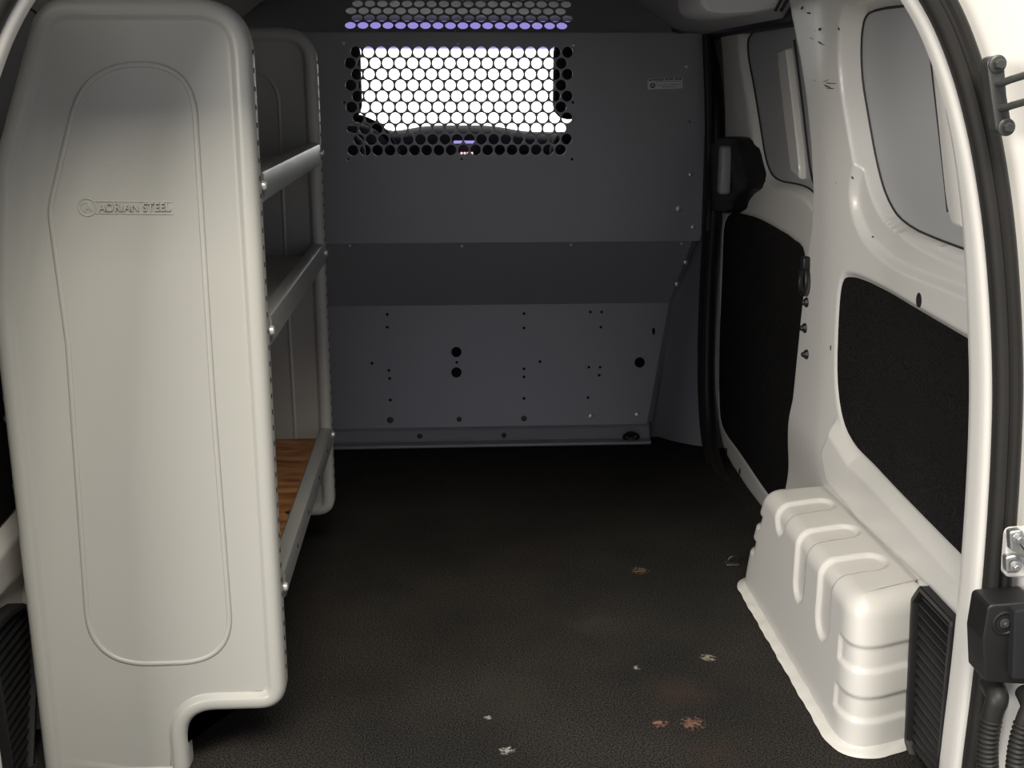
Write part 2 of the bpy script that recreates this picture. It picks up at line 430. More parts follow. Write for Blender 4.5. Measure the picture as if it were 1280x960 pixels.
o = patch('carpet_panel', clipy(insert, 1.56), M['carpet'], None, -.004, .006, True, 0)
tag(o, 'black carpet lining panel let into the white right rear side wall', 'carpet panel')
o = patch('carpet_panel', clipy(insert, 1.56), M['carpet'], None, -.004, .006, False, 0)
tag(o, 'black carpet lining panel on the left side wall, partly behind the shelf end panel', 'carpet panel')
for side in (True, False):
    root = patch('window_1' if side else 'window_2', clipy(blank, 1.54), M['blank'], None, 0, .004, side, .0395)
    tag(root, kind='structure')
    q = resample(clipy(blank, 1.54), .01)
    sg = 1 if side else -1
    def wp(y, z, off): return Vector(((0 if side else 2*CX)+sg*(float(W(y, z))+off), y, z))
    MB().tube([wp(p.x, p.y, .0385) for p in q], .0021, 6, True).build('sealant_bead', M['seal'], root)
    if side:
        rb = [Vector(onwall(*p, DW(.026))) for p in rib_px]
        rr = ccw(resample(smooth_path(rb, 2, True), .006))
        v = []; f = []
        lv = [(0, .0405), (.0, .030), (.003, .024), (.007, .022)]
        for (ins_, off) in lv:
            for p in (offset(rr, ins_) if ins_ else rr): v.append(wp(p.x, p.y, off))
        m_ = len(rr)
        for a in range(len(lv)-1):
            for k_ in range(m_): f.append([a*m_+k_, a*m_+(k_+1) % m_, (a+1)*m_+(k_+1) % m_, (a+1)*m_+k_])
        f.append([(len(lv)-1)*m_+k_ for k_ in range(m_)])
        pymesh('window_rib', v, f, M['white'], root)
        # dark sealed seams along the rib
        ln = [Vector(onwall(*p, DW(.036))) for p in [(1160, 50), (1168, 120), (1176, 190), (1184, 265)]]
        MB().tube([wp(p.x, p.y, .037) for p in smooth_path(ln, 2)], .002, 6).build('sealant_bead', M['seal'], root)
        ln = [Vector(onwall(*p, DW(.036))) for p in [(1180, 62), (1190, 110), (1198, 170), (1206, 240), (1208, 292), (1222, 312), (1250, 322)]]
        MB().tube([wp(p.x, p.y, .037) for p in smooth_path(ln, 2)], .002, 6).build('sealant_bead', M['seal'], root)

# ------------------------------------------------ sliding door on the right, beyond the pillar
DX = .835
def WD(y, z):
    z = np.asarray(z, float); y = np.asarray(y, float)
    return DX-.055*np.clip((z-.45)/.80, 0, 1.2)**2
def ondoor(px, py): return onwall(px, py, WD)
dout = [(897, 28), (940, 24), (1000, 18), (1045, 14), (1045, 320), (1030, 500), (1010, 700), (975, 665), (944, 629), (918, 591), (905, 567), (898, 538), (894, 500), (893, 430), (896, 330), (901, 265), (905, 200), (904, 120), (902, 70)]
dpoly = ccw(smooth_path([Vector(ondoor(*p)) for p in dout], 2, True))
dblank_px = [(936, 42), (960, 34), (1040, 28), (1040, 268), (1017, 238), (1000, 230), (970, 226), (958, 205), (951, 160), (943, 110), (934, 65)]
dblank = ccw(smooth_path([Vector(onwall(*p, lambda y, z: WD(y, z)+.022)) for p in dblank_px], 2, True))
dbelt = [Vector(ondoor(*p)) for p in [(926, 20), (926, 80), (934, 150), (944, 200), (955, 230), (985, 246), (1050, 268), (1060, 20)]]
dins_px = [(905, 265), (935, 268), (970, 285), (1000, 306), (1006, 318), (1010, 420), (1010, 690), (985, 650), (955, 611), (924, 564), (904, 538), (899, 515), (899, 430), (903, 330)]
dins = ccw(smooth_path([Vector(ondoor(*p)) for p in dins_px], 2, True))
def drel(Y, Z):
    return np.maximum(.014*sstep(-sdf(Y, Z, dbelt)/.05), .030*sstep(-(sdf(Y, Z, dblank)-.016)/.018))+.010*sstep(-(sdf(Y, Z, dins)-.006)/.01)
o2 = resample(dpoly, .012)
ymn, ymx = min(p.x for p in o2), max(p.x for p in o2); zmn, zmx = min(p.y for p in o2), max(p.y for p in o2)
# grid clipped by pulling outside vertices on to the outline row by row
NZ, NY = 150, 110; v = []; f = []
Pz = [p.y for p in o2]
zz = np.linspace(zmn+.002, zmx-.002, NZ)
for z in zz:
    xs_ = []
    for i in range(len(o2)):
        a, b = o2[i-1], o2[i]
        if (a.y > z) != (b.y > z): xs_.append(a.x+(b.x-a.x)*(z-a.y)/(b.y-a.y))
    lo, hi = min(xs_), max(xs_)
    Y = np.linspace(lo, hi, NY); Z = np.full(NY, z); X = WD(Y, Z)+drel(Y, Z)
    dd = sdf(Y, Z, o2); X = X+.012*(1-sstep(-dd/.012))
    for j in range(NY): v.append((X[j], Y[j], z))
    v.append((X[-1]+.05, hi, z)); v.append((X[0]+.05, lo, z))
cols = NY+2
for i in range(NZ-1):
    for j in range(cols): f.append([i*cols+j, i*cols+(j+1) % cols, (i+1)*cols+(j+1) % cols, (i+1)*cols+j])
dr = pymesh('door_1', v, f, M['white'], fix=False, ang=60); tag(dr, kind='structure')
def dpatch(name, poly, m, parent, off, thick):
    q = resample(poly, .012); bm = bmesh.new(); vs_ = [bm.verts.new((p.x, p.y, 0)) for p in q]; bm.faces.new(vs_)
    bmesh.ops.triangulate(bm, faces=bm.faces[:])
    for _ in range(3):
        lg = [e_ for e_ in bm.edges if e_.calc_length() > .05]
        if not lg: break
        bmesh.ops.subdivide_edges(bm, edges=lg, cuts=1); bmesh.ops.triangulate(bm, faces=bm.faces[:])
    bm.verts.index_update()
    v = [(float(WD(q_.co.x, q_.co.y))+off, q_.co.x, q_.co.y) for q_ in bm.verts]; fs = [[x.index for x in f_.verts] for f_ in bm.faces]
    n0 = len(v); v += [(a[0]+thick, a[1], a[2]) for a in v[:len(q)]]
    fs += [[i, (i+1) % len(q), n0+(i+1) % len(q), n0+i] for i in range(len(q))]
    bm.free(); return pymesh(name, v, fs, m, parent, True, 50)
o = dpatch('window_pane', dblank, M['blank'], dr, .024, .004); tag(o, 'grey blanked window panel')
MB().tube([(float(WD(p.x, p.y))+.0215, p.x, p.y) for p in resample(dblank, .012)], .0022, 6, True).build('sealant_bead', M['seal'], dr)
rb = ccw(resample([Vector(onwall(*p, lambda y, z: WD(y, z)+.012)) for p in [(974, 64), (984, 60), (990, 110), (1001, 210), (1001, 224), (990, 214), (982, 150), (974, 80)]], .008))
v = []; f = []
for (ins_, off) in ((0, .025), (0, .014), (.004, .008)):
    for p in (offset(rb, ins_) if ins_ else rb): v.append((float(WD(p.x, p.y))+off, p.x, p.y))
m_ = len(rb)
for a in range(2):
    for k_ in range(m_): f.append([a*m_+k_, a*m_+(k_+1) % m_, (a+1)*m_+(k_+1) % m_, (a+1)*m_+k_])
f.append([2*m_+k_ for k_ in range(m_)])
pymesh('window_rib', v, f, M['white'], dr)
ln = [Vector(ondoor(*p)) for p in [(981, 50), (989, 110), (997, 180), (1003, 226), (1012, 238), (1024, 243)]]
MB().tube([(float(WD(p.x, p.y))+.022, p.x, p.y) for p in smooth_path(ln, 2)], .003, 6).build('sealant_bead', M['seal'], dr)
o = dpatch('carpet_lining', dins, M['carpet'], dr, .000, .012); tag(o, 'black carpet lining of the sliding door')
for px_, py_, h_ in ((908, 566, .016), (925, 589, .010)):
    q = ondoor(px_, py_); xx = float(WD(q.x, q.y)+drel(np.array([q.x]), np.array([q.y]))[0])
    mb = MB(); mb.lathe([(h_*.6, -.002), (h_*.6, .0015), (h_*.5, .002)], (xx, q.x, q.y), (-1, 0, 0), 16)
    for v_ in mb.v: v_.z = q.y+(v_.z-q.y)*1.7
    mb.build('drain_hole', M['black'], dr)
# latch housing
hp = ccw(smooth_path([Vector(ondoor(*p)) for p in [(908, 172), (936, 170), (942, 178), (950, 212), (958, 232), (938, 246), (932, 266), (905, 266), (901, 250), (901, 200)]], 1, True))
hq = resample(hp, .01); v = []; f = []
lv = ((0, .012), (0, -.034), (.003, -.040), (.006, -.042))
for ins_, off in lv:
    for p in (offset(hq, ins_) if ins_ else hq): v.append((float(WD(p.x, p.y))+off, p.x, p.y))
m_ = len(hq)
for a in range(len(lv)-1):
    for k_ in range(m_): f.append([a*m_+k_, a*m_+(k_+1) % m_, (a+1)*m_+(k_+1) % m_, (a+1)*m_+k_])
f.append([(len(lv)-1)*m_+k_ for k_ in range(m_)])
hh = pymesh('latch_housing', v, f, M['plastic'], dr)
tag(hh, 'black plastic latch housing')
p = at(904, 215, x=.76); MB().box((p.x-.012, p.y-.02, p.z-.06), (p.x+.02, p.y+.02, p.z+.07), .01).build('door_handle', M['trim'], hh)

# B pillar beside the bulkhead, its trim and its thick rubber seal
v = []; f = []
cols_px = [(808, 545, 820, 552), (815, 500, 850, 553), (835, 430, 870, 553), (860, 340, 893, 553), (876, 290, 893, 548)]
L0 = [at(x, y, y=3.515) for x, y in [(806, 552), (812, 520), (824, 470), (840, 420), (856, 375), (866, 335), (872, 300), (878, 250), (880, 43)]]
N = 9
for i, a in enumerate(L0):
    tz = a.z
    for k_ in range(N):
        t = k_/(N-1)
        x = a.x-.02+(.862-a.x+.02)*t; y = 3.50+.12*(1-t)**2-.10*t*t; bulge = math.sin(math.pi*t)*.05*max(0, 1-tz/.45)
        v.append((x, y+.045*math.sin(math.pi*t)*min(1, tz/.3)-bulge, tz+(.0 if i else -.02)))
for i in range(len(L0)-1):
    for k_ in range(N-1): f.append([i*N+k_, i*N+k_+1, (i+1)*N+k_+1, (i+1)*N+k_])
pymesh('trim_1', v, f, M['trim'], ang=70)['kind'] = 'structure'
sealp = [at(x, y, x=.80) for x, y in [(889, 22), (888, 60), (894, 120), (896, 180), (892, 265), (887, 330), (884, 400), (883, 480), (886, 535), (893, 572), (906, 602), (930, 640), (955, 675)]]
def sweep_strip(name, path, w_, d_, m, parent=None, nrm=(1, 0, 0)):
    """rounded rubber profile: two ridges with a groove between"""
    path = [Vector(p) for p in path]; pr_ = []
    for k_ in range(16):
        a = math.pi*k_/15; x = -math.cos(a)*w_/2; h = math.sin(a)**.5*d_*(1-.35*math.exp(-((x/(w_*.10))**2)))
        pr_.append((x, h))
    nn = Vector(nrm).normalized(); v = []; f = []
    for i, p in enumerate(path):
        t = (path[min(i+1, len(path)-1)]-path[max(i-1, 0)]).normalized(); s_ = t.cross(nn).normalized(); up = s_.cross(t).normalized()
        if up.dot(nn) < 0: up = -up
        for (a, h) in pr_: v.append(p+s_*a+up*h)
    k = len(pr_)
    for i in range(len(path)-1):
        for j in range(k): f.append([i*k+j, i*k+(j+1) % k, (i+1)*k+(j+1) % k, (i+1)*k+j])
    f += [list(range(k)), [(len(path)-1)*k+j for j in range(k)]]
    return pymesh(name, v, f, m, parent, True, 50)
sp = smooth_path(sealp, 2)
o = sweep_strip('door_seal', sp, .048, .030, M['rubber'], None, (-.6, -.8, 0)); tag(o, 'black rubber door seal running down the front edge of the sliding door', 'door seal')
o = MB().tube(smooth_path([at(x, y, y=3.44) for x, y in [(883, 42), (886, 120), (887, 200), (886, 288)]], 2), .013, 10).build('cab_seal', M['rubber'])
tag(o, 'thin black rubber strip along the right edge of the grey bulkhead', 'seal strip')
# door track cover under the roof and a black box for the dark gap over the door
o = MB()
tp = [(874, 6), (884, 16), (905, 19), (940, 17), (972, 11), (990, 6), (990, -40), (874, -40)]
q3 = [at(x, y, y=2.50) for x, y in tp]
pl = ccw(resample(roundpoly([Vector((p.x, p.z)) for p in q3], .02), .01)); v = []; f = []; m_ = len(pl)
for (ins_, yy) in ((.012, 2.50), (.004, 2.506), (0, 2.52), (0, 2.72), (.004, 2.734), (.012, 2.74)):
    for p in (offset(pl, ins_) if ins_ else pl): v.append((p.x, yy, p.y))
for a in range(5):
    for k_ in range(m_): f.append([a*m_+k_, a*m_+(k_+1) % m_, (a+1)*m_+(k_+1) % m_, (a+1)*m_+k_])
f += [list(range(m_)), [5*m_+k_ for k_ in range(m_)]]
o = pymesh('track_cover', v, f, M['headliner']); tag(o, 'rounded grey cover under the roof above the sliding door', 'cover')
for a, b in (((976, 0), (969, 14)), ((986, -4), (976, 14))):
    MB().tube([at(a[0], a[1]-14, y=2.49), at(*a, y=2.49), at(*b, y=2.49)], .0035, 8).build('strap', M['plastic'], o)
o = MB().box((.765, 2.45, 1.225), (.90, 3.60, 1.35), .01).build('dark_gap_box', M['plastic']); o['kind'] = 'structure'  # black box paints the shade of the gap above the door

# ------------------------------------------------ wheel arches
def wheel_arch(name, c, sgn, yn=1.685):
    H0, fr = .268, .035
    face = .657
    # footprint path from wall (far) round the corners to wall (near)
    foot = [Vector((.80, 2.42)), Vector((face+.002, 2.42)), Vector((face, yn)), Vector((.82, yn+.06))]
    fp = resample(roundpoly([Vector((.815, 2.43))]+foot[1:3]+[Vector((.815, yn+.062))], [0, .06, .085, 0], 12), .0045, False)
    fp = fp[:]
    cum = [0]
    for i in range(1, len(fp)): cum.append(cum[-1]+(fp[i]-fp[i-1]).length)
    S = []   # profile parameter: (z fraction along face, inward t along the top)
    nz = 62
    for i in range(nz+1): S.append(('f', i/nz*(H0-fr)))
    for i in range(1, 9): S.append(('r', i/8*math.pi/2))
    for i in range(1, 28): S.append(('t', i/27))
    n = len(fp); V = np.zeros((len(S), n, 3)); SD = np.zeros((len(S), n)); YY = np.zeros((len(S), n))
    nrm2 = []
    for i in range(n):
        t = (fp[min(i+1, n-1)]-fp[max(i-1, 0)]).normalized(); nrm2.append(Vector((t.y, -t.x)))   # towards the wall side
        if nrm2[-1].dot(Vector((.9, 2.05))-fp[i]) < 0: nrm2[-1] = -nrm2[-1]
    for a, (kd, s_) in enumerate(S):
        for i in range(n):
            p = fp[i].copy(); nn = nrm2[i]
            if kd == 'f': z = s_; ins_ = z*.035; sd = s_
            elif kd == 'r': z = H0-fr+fr*math.sin(s_); ins_ = (H0-fr)*.035+fr*(1-math.cos(s_)); sd = H0-fr+fr*s_
            else: z = H0+.006*math.sin(math.pi*s_*.5); ins_ = (H0-fr)*.035+fr; sd = H0-fr+fr*math.pi/2+s_*.115
            # far end leans towards the camera as it rises
            zz_ = min(z, H0); far = max(0, (p.y-2.25)/.17)
            q = p+nn*ins_
            q.y -= .105*(zz_/H0)**1.5*min(1, max(0, (q.y-2.0)/.40))
            q.y += .030*(zz_/H0)**2*max(0, (1.95-q.y)/.25)
            if kd == 't': q = q.lerp(Vector((max(.806, q.x), min(max(q.y, yn+.12), 2.30))), s_)
            V[a, i] = (q.x, q.y, z); SD[a, i] = sd; YY[a, i] = q.y
    # pressed grooves
    disp = np.zeros((len(S), n))
    def groove(mask_d, depth=.0075, bev=.006): 
        return depth*sstep(-mask_d/bev+.5)
    topend = H0-fr+fr*1.57+.085
    isface = np.array([[abs(nrm2[i].x) > .85 for i in range(n)]]*len(S))
    for (yc, zb, w_) in ((2.165, .214, .030), (2.02, .140, .030), (1.875, .135, .034)):
        # vertical capsule from zb on the face up over the edge
        dy = YY-(yc+(SD-.2)*.10); ds = np.where(SD < zb+w_, zb+w_-SD, np.where(SD > topend-w_, SD-topend+w_, 0))
        d = np.sqrt(dy**2+ds**2)-w_
        disp = np.maximum(disp, np.where(isface, groove(d), 0))
    CU = np.array([cum]*len(S)); tot = cum[-1]
    i_near = min(range(n), key=lambda i: (fp[i]-Vector((face, 1.80))).length); i_far = min(range(n), key=lambda i: (fp[i]-Vector((face, 2.33))).length)
    for zc, hw in ((.165, .020), (.078, .020)):
        dz = np.abs(SD-zc)-hw; st = cum[i_near]+.03-CU
        disp = np.maximum(disp, groove(np.maximum(dz, st), .0048, .008))
    for zc, hw in ((.185, .016), (.115, .016)):
        dz = np.abs(SD-zc)-hw; st = CU-(cum[i_far]-.02)
        disp = np.maximum(disp, groove(np.maximum(dz, st)))
    v = []; f = []
    for a, (kd, s_) in enumerate(S):
        for i in range(n):
            d = disp[a, i]; p = Vector(V[a, i]); nn = nrm2[i]
            if kd == 'f': p += Vector((nn.x, nn.y, 0))*d
            elif kd == 'r': p += Vector((nn.x*math.cos(s_), nn.y*math.cos(s_), -math.sin(s_)))*d
            else: p.z -= d
            v.append((c+sgn*(p.x-c), p.y, p.z))
    for a in range(len(S)-1):
        for i in range(n-1): f.append([a*n+i, a*n+i+1, (a+1)*n+i+1, (a+1)*n+i])
    root = pymesh(name, v, f, M['white'], None, True, 70)
    # foot flange with its smeared sealer, along the floor
    v = []; f = []; m_ = 7
    for i in range(n):
        p = fp[i]; nn = -nrm2[i]; wob = .0007*math.sin(i*.23)+.0006*math.sin(i*.61+1)
        for k_ in range(m_):
            t = k_/(m_-1); h = .003+.014*(1-t)**1.6+(.0012*math.sin(i*.35+k_)*math.sin(math.pi*t))+random.uniform(-.0003, .0003)
            if k_ == m_-1: h = 0
            q = p+nn*(-.004+(.020+wob)*t); v.append((c+sgn*(q.x-c), q.y, max(.001, h)))
    for i in range(n-1):
        for k_ in range(m_-1): f.append([i*m_+k_, i*m_+k_+1, (i+1)*m_+k_+1, (i+1)*m_+k_])
    pymesh('foot_flange', v, f, M['white'], root, True, 60)
    return root
o = wheel_arch('wheel_arch', 0, 1); tag(o, 'white pressed steel wheel arch on the right of the dark floor, with ribs', 'wheel arch')
o = wheel_arch('wheel_arch', CX, -1, 1.83); tag(o, 'white wheel arch at the left wall, mostly behind the shelf end panel', 'wheel arch')

# ------------------------------------------------ rear door opening: folded flange, jamb and seal
def mir(p): return Vector((2*CX+.026-p.x, p.y, p.z))
half = [at(x, y, y=1.45) for x, y in [(1120, -75), (1147, -30), (1172, 10), (1192, 55), (1212, 115), (1231, 200), (1246, 310), (1254, 450), (1252, 560), (1243, 700), (1229, 840), (1213, 960), (1206, 1030)]]
ring = [Vector((CX+.013, 1.45, 1.278)), Vector((.36, 1.45, 1.274)), Vector((.48, 1.45, 1.262))]+half
ring = smooth_path(ring, 2)
full = [mir(p) for p in ring[::-1]]+ring[1:]
full = resample(full, .012, False)
def ring_offset(path, d):
    out = []
    for i, p in enumerate(path):
        t = (path[min(i+1, len(path)-1)]-path[max(i-1, 0)]).normalized(); out.append(p+Vector((-t.z, 0, t.x))*d)
    return out
# positive offset = outwards of the opening
if ring_offset(full, .1)[len(full)//2].z < full[len(full)//2].z: sgno = -1
else: sgno = 1
rows = [(.19, 1.405), (.150, 1.41), (.075, 1.425), (.040, 1.438), (.024, 1.452), (-.016, 1.452), (-.0195, 1.454), (-.022, 1.459), (-.0235, 1.47), (-.024, 1.488), (-.024, 1.498), (-.021, 1.503), (.0, 1.506), (.05, 1.51)]
v = []; f = []
n = len(full)
for d, y in rows:
    for p in ring_offset(full, d*sgno):
        kk = min(1, max(0, (p.z-.75)/.4)); kk = 1-.55*kk*kk*(3-2*kk)
        v.append((p.x, 1.452+(y-1.452)*(kk if y > 1.452 else 1), p.z))
for a in range(len(rows)-1):
    for i in range(n-1): f.append([a*n+i, a*n+i+1, (a+1)*n+i+1, (a+1)*n+i])
o = pymesh('trim_3', v, f, M['white'], ang=50); o['kind'] = 'structure'
ds = sweep_strip('door_seal', [Vector((p.x, 1.447, p.z)) for p in ring_offset(full, .003*sgno)], .037, .022, M['rubber'], None, (0, -1, 0))
tag(ds, 'thick black rubber seal around the rear door opening', 'door seal')
# little spot-weld dimples on the lip
wd = MB()
for px, py in ((1186, 100), (1192, 140), (1206, 238), (1210, 300), (1196, 800)):
    p = at(px, py, y=1.50); wd.lathe([(.004, 0), (.003, .0015), (0, .002)], p, (-1, 0, 0), 10)
wd.build('weld_dimple', M['white'], o)

# exterior jamb beyond the seal, with the door checks and hinges
o = MB()
def jp(px, py, y=1.41): return at(px, py, y=y)
ck = empty('door_check_bracket', jp(1250, 168), 'dark steel door check bracket with two rods, upper right beside the seal', 'bracket')
def plate(name, px_pts, y, th, m, parent, r=.008):
    q = [at(a, b, y=y) for a, b in px_pts]; pl = ccw(roundpoly([Vector((p.x, p.z)) for p in q], r, 6)); v = []; f = []; m_ = len(pl)
    for ins_, yy in ((0, y+th), (0, y+.002), (.0015, y+.0005), (.003, y)):
        for p in (offset(pl, ins_) if ins_ else pl): v.append((p.x, yy, p.y))
    for a in range(3):
        for k_ in range(m_): f.append([a*m_+k_, a*m_+(k_+1) % m_, (a+1)*m_+(k_+1) % m_, (a+1)*m_+k_])
    f += [list(range(m_)), [3*m_+k_ for k_ in range(m_)]]
    return pymesh(name, v, f, m, parent)
plate('plate', [(1234, 72), (1255, 68), (1259, 120), (1266, 160), (1247, 169), (1240, 120)], 1.385, .02, M['darkmetal'], ck, .012)
for px, py in ((1246, 80), (1257, 159)):
    p = at(px, py, y=1.386)
    mb = MB(); mb.lathe([(.0105, 0), (.0105, .003), (.0085, .004)], p, (0, -1, 0), 20); mb.lathe([(.0062, 0), (.0062, .010), (.005, .0115)], p, (0, -1, 0), 6)
    mb.build('bolt', M['darkmetal'], ck, ang=25)
for (a, b) in (((1247, 104), (1300, 88)), ((1251, 135), (1300, 122))):
    p, q = at(*a, y=1.386), at(*b, y=1.33)
    MB().tube([p, p+Vector((.002, -.012, .001)), p.lerp(q, .25)+Vector((0, -.004, .0)), q], .0045, 10).build('rod', M['darkmetal'], ck)
hg = empty('hinge_bracket', jp(1268, 720), 'bare metal door hinge bracket with two bolts, at the right edge', 'hinge')
plate('plate', [(1260, 663), (1300, 660), (1300, 722), (1256, 722), (1257, 700)], 1.398, .012, M['white'], hg, .01)
plate('bracket', [(1263, 665), (1278, 663), (1290, 690), (1298, 712), (1284, 700), (1264, 688)], 1.385, .012, M['zinc'], hg, .004)
plate('bracket', [(1258, 697), (1272, 694), (1276, 716), (1259, 717)], 1.388, .012, M['zinc'], hg, .004)
for px, py in ((1273, 673), (1269, 708)):
    p = at(px, py, y=1.385); mb = MB(); mb.lathe([(.008, 0), (.008, .002), (.006, .003)], p, (0, -1, 0), 18); mb.lathe([(.005, 0), (.005, .007), (.004, .008)], p, (0, -1, 0), 6)
    mb.build('bolt', M['zinc'], hg, ang=25)
st = empty('stopper_block', jp(1255, 855), 'black plastic stop block with a recessed screw, below the metal hinge', 'stop block')
plate('housing', [(1236, 757), (1300, 752), (1300, 857), (1231, 853), (1229, 800)], 1.375, .05, M['plastic'], st, .008)
plate('side_block', [(1269, 764), (1300, 760), (1300, 850), (1266, 850)], 1.360, .03, M['black'], st, .004)
p = at(1256, 779, y=1.3745)
mb = MB(); mb.tube([p+Vector((.0155*math.cos(a), 0, .0155*math.sin(a))) for a in [2*math.pi*k/24 for k in range(24)]], .0022, 8, True); mb.build('recess_rim', M['plastic'], st)
mb = MB(); mb.lathe([(.007, 0), (.007, .001), (.0055, .0015)], p, (0, -1, 0), 18); mb.lathe([(.004, 0), (.004, .005), (.003, .006)], p, (0, -1, 0), 6); mb.build('screw', M['darkmetal'], st, ang=25)
def conduit(path_px, y, r, label, elbow_px):
    root = empty('wiring_conduit', at(*path_px[-1], y=y), label, 'conduit', 'corrugated conduits at the lower right')
    pts = [at(a, b, y=y) for a, b in elbow_px]; pts[0] = pts[0]+Vector((0, .03, 0))
    pts = smooth_path(pts, 3); MB().tube(pts, [r*(1.15-.25*i/len(pts)) for i in range(len(pts))], 18).build('elbow_boot', M['rubber'], root)
    pts = resample(smooth_path([at(a, b, y=y) for a, b in path_px], 2), .0012, False)
    MB().tube(pts, [r*(.92+.13*math.sin(i*1.05)) for i in range(len(pts))], 18).build('corrugated_tube', M['rubber'], root)
    return root
p0_ = 1.385
conduit([(1239, 898), (1234, 925), (1234, 960), (1240, 1010)], p0_, .0145, 'black corrugated wiring tube with a rubber elbow below the stop block', [(1252, 868), (1248, 872), (1243, 884), (1239, 900)])
conduit([(1279, 905), (1272, 930), (1268, 965), (1268, 1010)], 1.36, .0125, 'second black corrugated wiring tube, cut by the right edge of the picture', [(1296, 880), (1290, 884), (1284, 894), (1279, 906)])
# ------------------------------------------------ louvred vents behind the wheel arches
def vent(c, sgn, x0, ptsyz, label):
    q = [Vector(p) for p in ptsyz]; pl = ccw(resample(roundpoly(q, .012, 5), .006)); m_ = len(pl)
    zt = max(p.y for p in pl)
    root = empty('vent_grille', (c+sgn*(x0-c), 1.70, .0), label, 'vent grille')
    X = lambda y, z, d: (c+sgn*(x0-d+.004*(z-.15)-c), y, z)
    v = []; f = []
    lv = ((0, -.01), (0, .014), (.002, .016), (.009, .016), (.011, .012), (.011, -.006))
    for ins_, d in lv:
        for p in (offset(pl, ins_) if ins_ else pl): v.append(X(p.x, p.y, d))
    for a in range(len(lv)-1):
        for k_ in range(m_): f.append([a*m_+k_, a*m_+(k_+1) % m_, (a+1)*m_+(k_+1) % m_, (a+1)*m_+k_])
    pymesh('frame', v, f, M['plastic'], root)
    inn = offset(pl, .010)
    pymesh('back_plate', [X(p.x, p.y, -.004) for p in inn]+[X(p.x, p.y, -.008) for p in inn], [list(range(m_)), list(range(m_, 2*m_))[::-1]], M['black'], root)
    sl = MB(); z = min(p.y for p in pl)+.01
    while z < zt-.012:
        xs_ = [a.x+(b.x-a.x)*(z-a.y)/(b.y-a.y) for a, b in zip(inn, inn[1:]+inn[:1]) if (a.y > z) != (b.y > z)]
        if len(xs_) > 1:
            y0_, y1_ = min(xs_)+.006, max(xs_)-.006
            a = [X(y0_, z, .009), X(y1_, z, .009), X(y1_, z+.009, -.003), X(y0_, z+.009, -.003)]
            b = [(p[0], p[1], p[2]-.0022) for p in a]
            sl.add(a+b, [[0, 1, 2, 3], [7, 6, 5, 4], [0, 4, 5, 1], [1, 5, 6, 2], [2, 6, 7, 3], [3, 7, 4, 0]])
        z += .0165
    s_ = sl.build('louvre', M['plastic'], root, smooth=False)
    return root
vent(0, 1, .787, [(1.757, .262), (1.73, .297), (1.60, .297), (1.59, .0), (1.70, -.015), (1.728, .01)], 'black louvred vent grille at the near end of the right wheel arch')
lf = [at(a, b, x=-.715) for a, b in [(-25, 790), (5, 762), (18, 754), (30, 757), (36, 782), (36, 850), (31, 960), (28, 990), (5, 990), (-10, 880)]]
vent(CX, -1, 2*CX+.715, [(p.y, p.z) for p in lf], 'black louvred vent grille at the lower left corner beside the shelf leg')
# white lower sill on the left, behind the vent
o = MB().box((-.745, 1.47, -.02), (-.72, 1.72, .02), .005).build('trim_4', M['white']); o['kind'] = 'structure'
for nm, px_, lab in (('wall_bolt', (11, 498), 'upper'), ('wall_bolt', (12, 523), 'middle'), ('wall_bolt', (23, 607), 'lower')):
    p = at(*px_, x=-.735); mb = MB(); bolt(mb, p-Vector((.008, 0, 0)), (1, 0, 0), .006, .010)
    o = mb.build(nm, M['zinc']); tag(o, 'small bright bolt end, %s of three on the black left wall lining' % {'upper': 'uppermost', 'middle': 'middle one', 'lower': 'lowest'}[lab], 'bolt', 'bolt ends beside the shelf panel')

# pillar fittings
PX = lambda px, py, d=.004: (lambda q: Vector((float(W(q.x, q.y))-d, q.x, q.y)))(onwall(px, py))
tr = empty('tie_down_ring', PX(1010, 345), 'black oval tie-down ring hanging on the white pillar', 'tie-down ring')
a = PX(1011, 330, 0)
plate_ = MB(); plate_.box((a.x-.016, a.y-.010, a.z-.012), (a.x+.004, a.y+.012, a.z+.016), .005); plate_.build('mount', M['plastic'], tr)
cpt = PX(1010, 351, .010); MB().tube([cpt+Vector((0, .022*math.cos(t), .029*math.sin(t))) for t in [2*math.pi*k/28 for k in range(28)]], .0048, 10, True).build('ring', M['plastic'], tr)
for i, (px, py) in enumerate(((1009, 378), (1007, 410), (1009, 443))):
    p = PX(px, py, 0); mb = MB(); mb.lathe([(.011, 0), (.011, .003), (.006, .008), (.006, .011), (.004, .013)], p, (-1, -.2, 0), 8)
    o = mb.build('trim_clip', M['plastic'], ang=25); tag(o, 'black plastic clip on the white pillar, %s of three below the ring' % ('uppermost', 'middle one', 'lowest')[i], 'clip', 'plastic clips on the pillar')
p = wallpt(*onwall(1149, 375), 0)
mb = MB(); mb.lathe([(.0105, -.002), (.0105, .0012), (.009, .0016)], p, (-1, 0, 0), 24)  # black disc gives the dark inside of an oval hole
for i_ in range(len(mb.v)): mb.v[i_].z = p.z+(mb.v[i_].z-p.z)*1.2
o = mb.build('hole_disc', M['black']); tag(o, 'small black disc painted as a dark oval hole above the carpet lining on the right wall', 'hole')
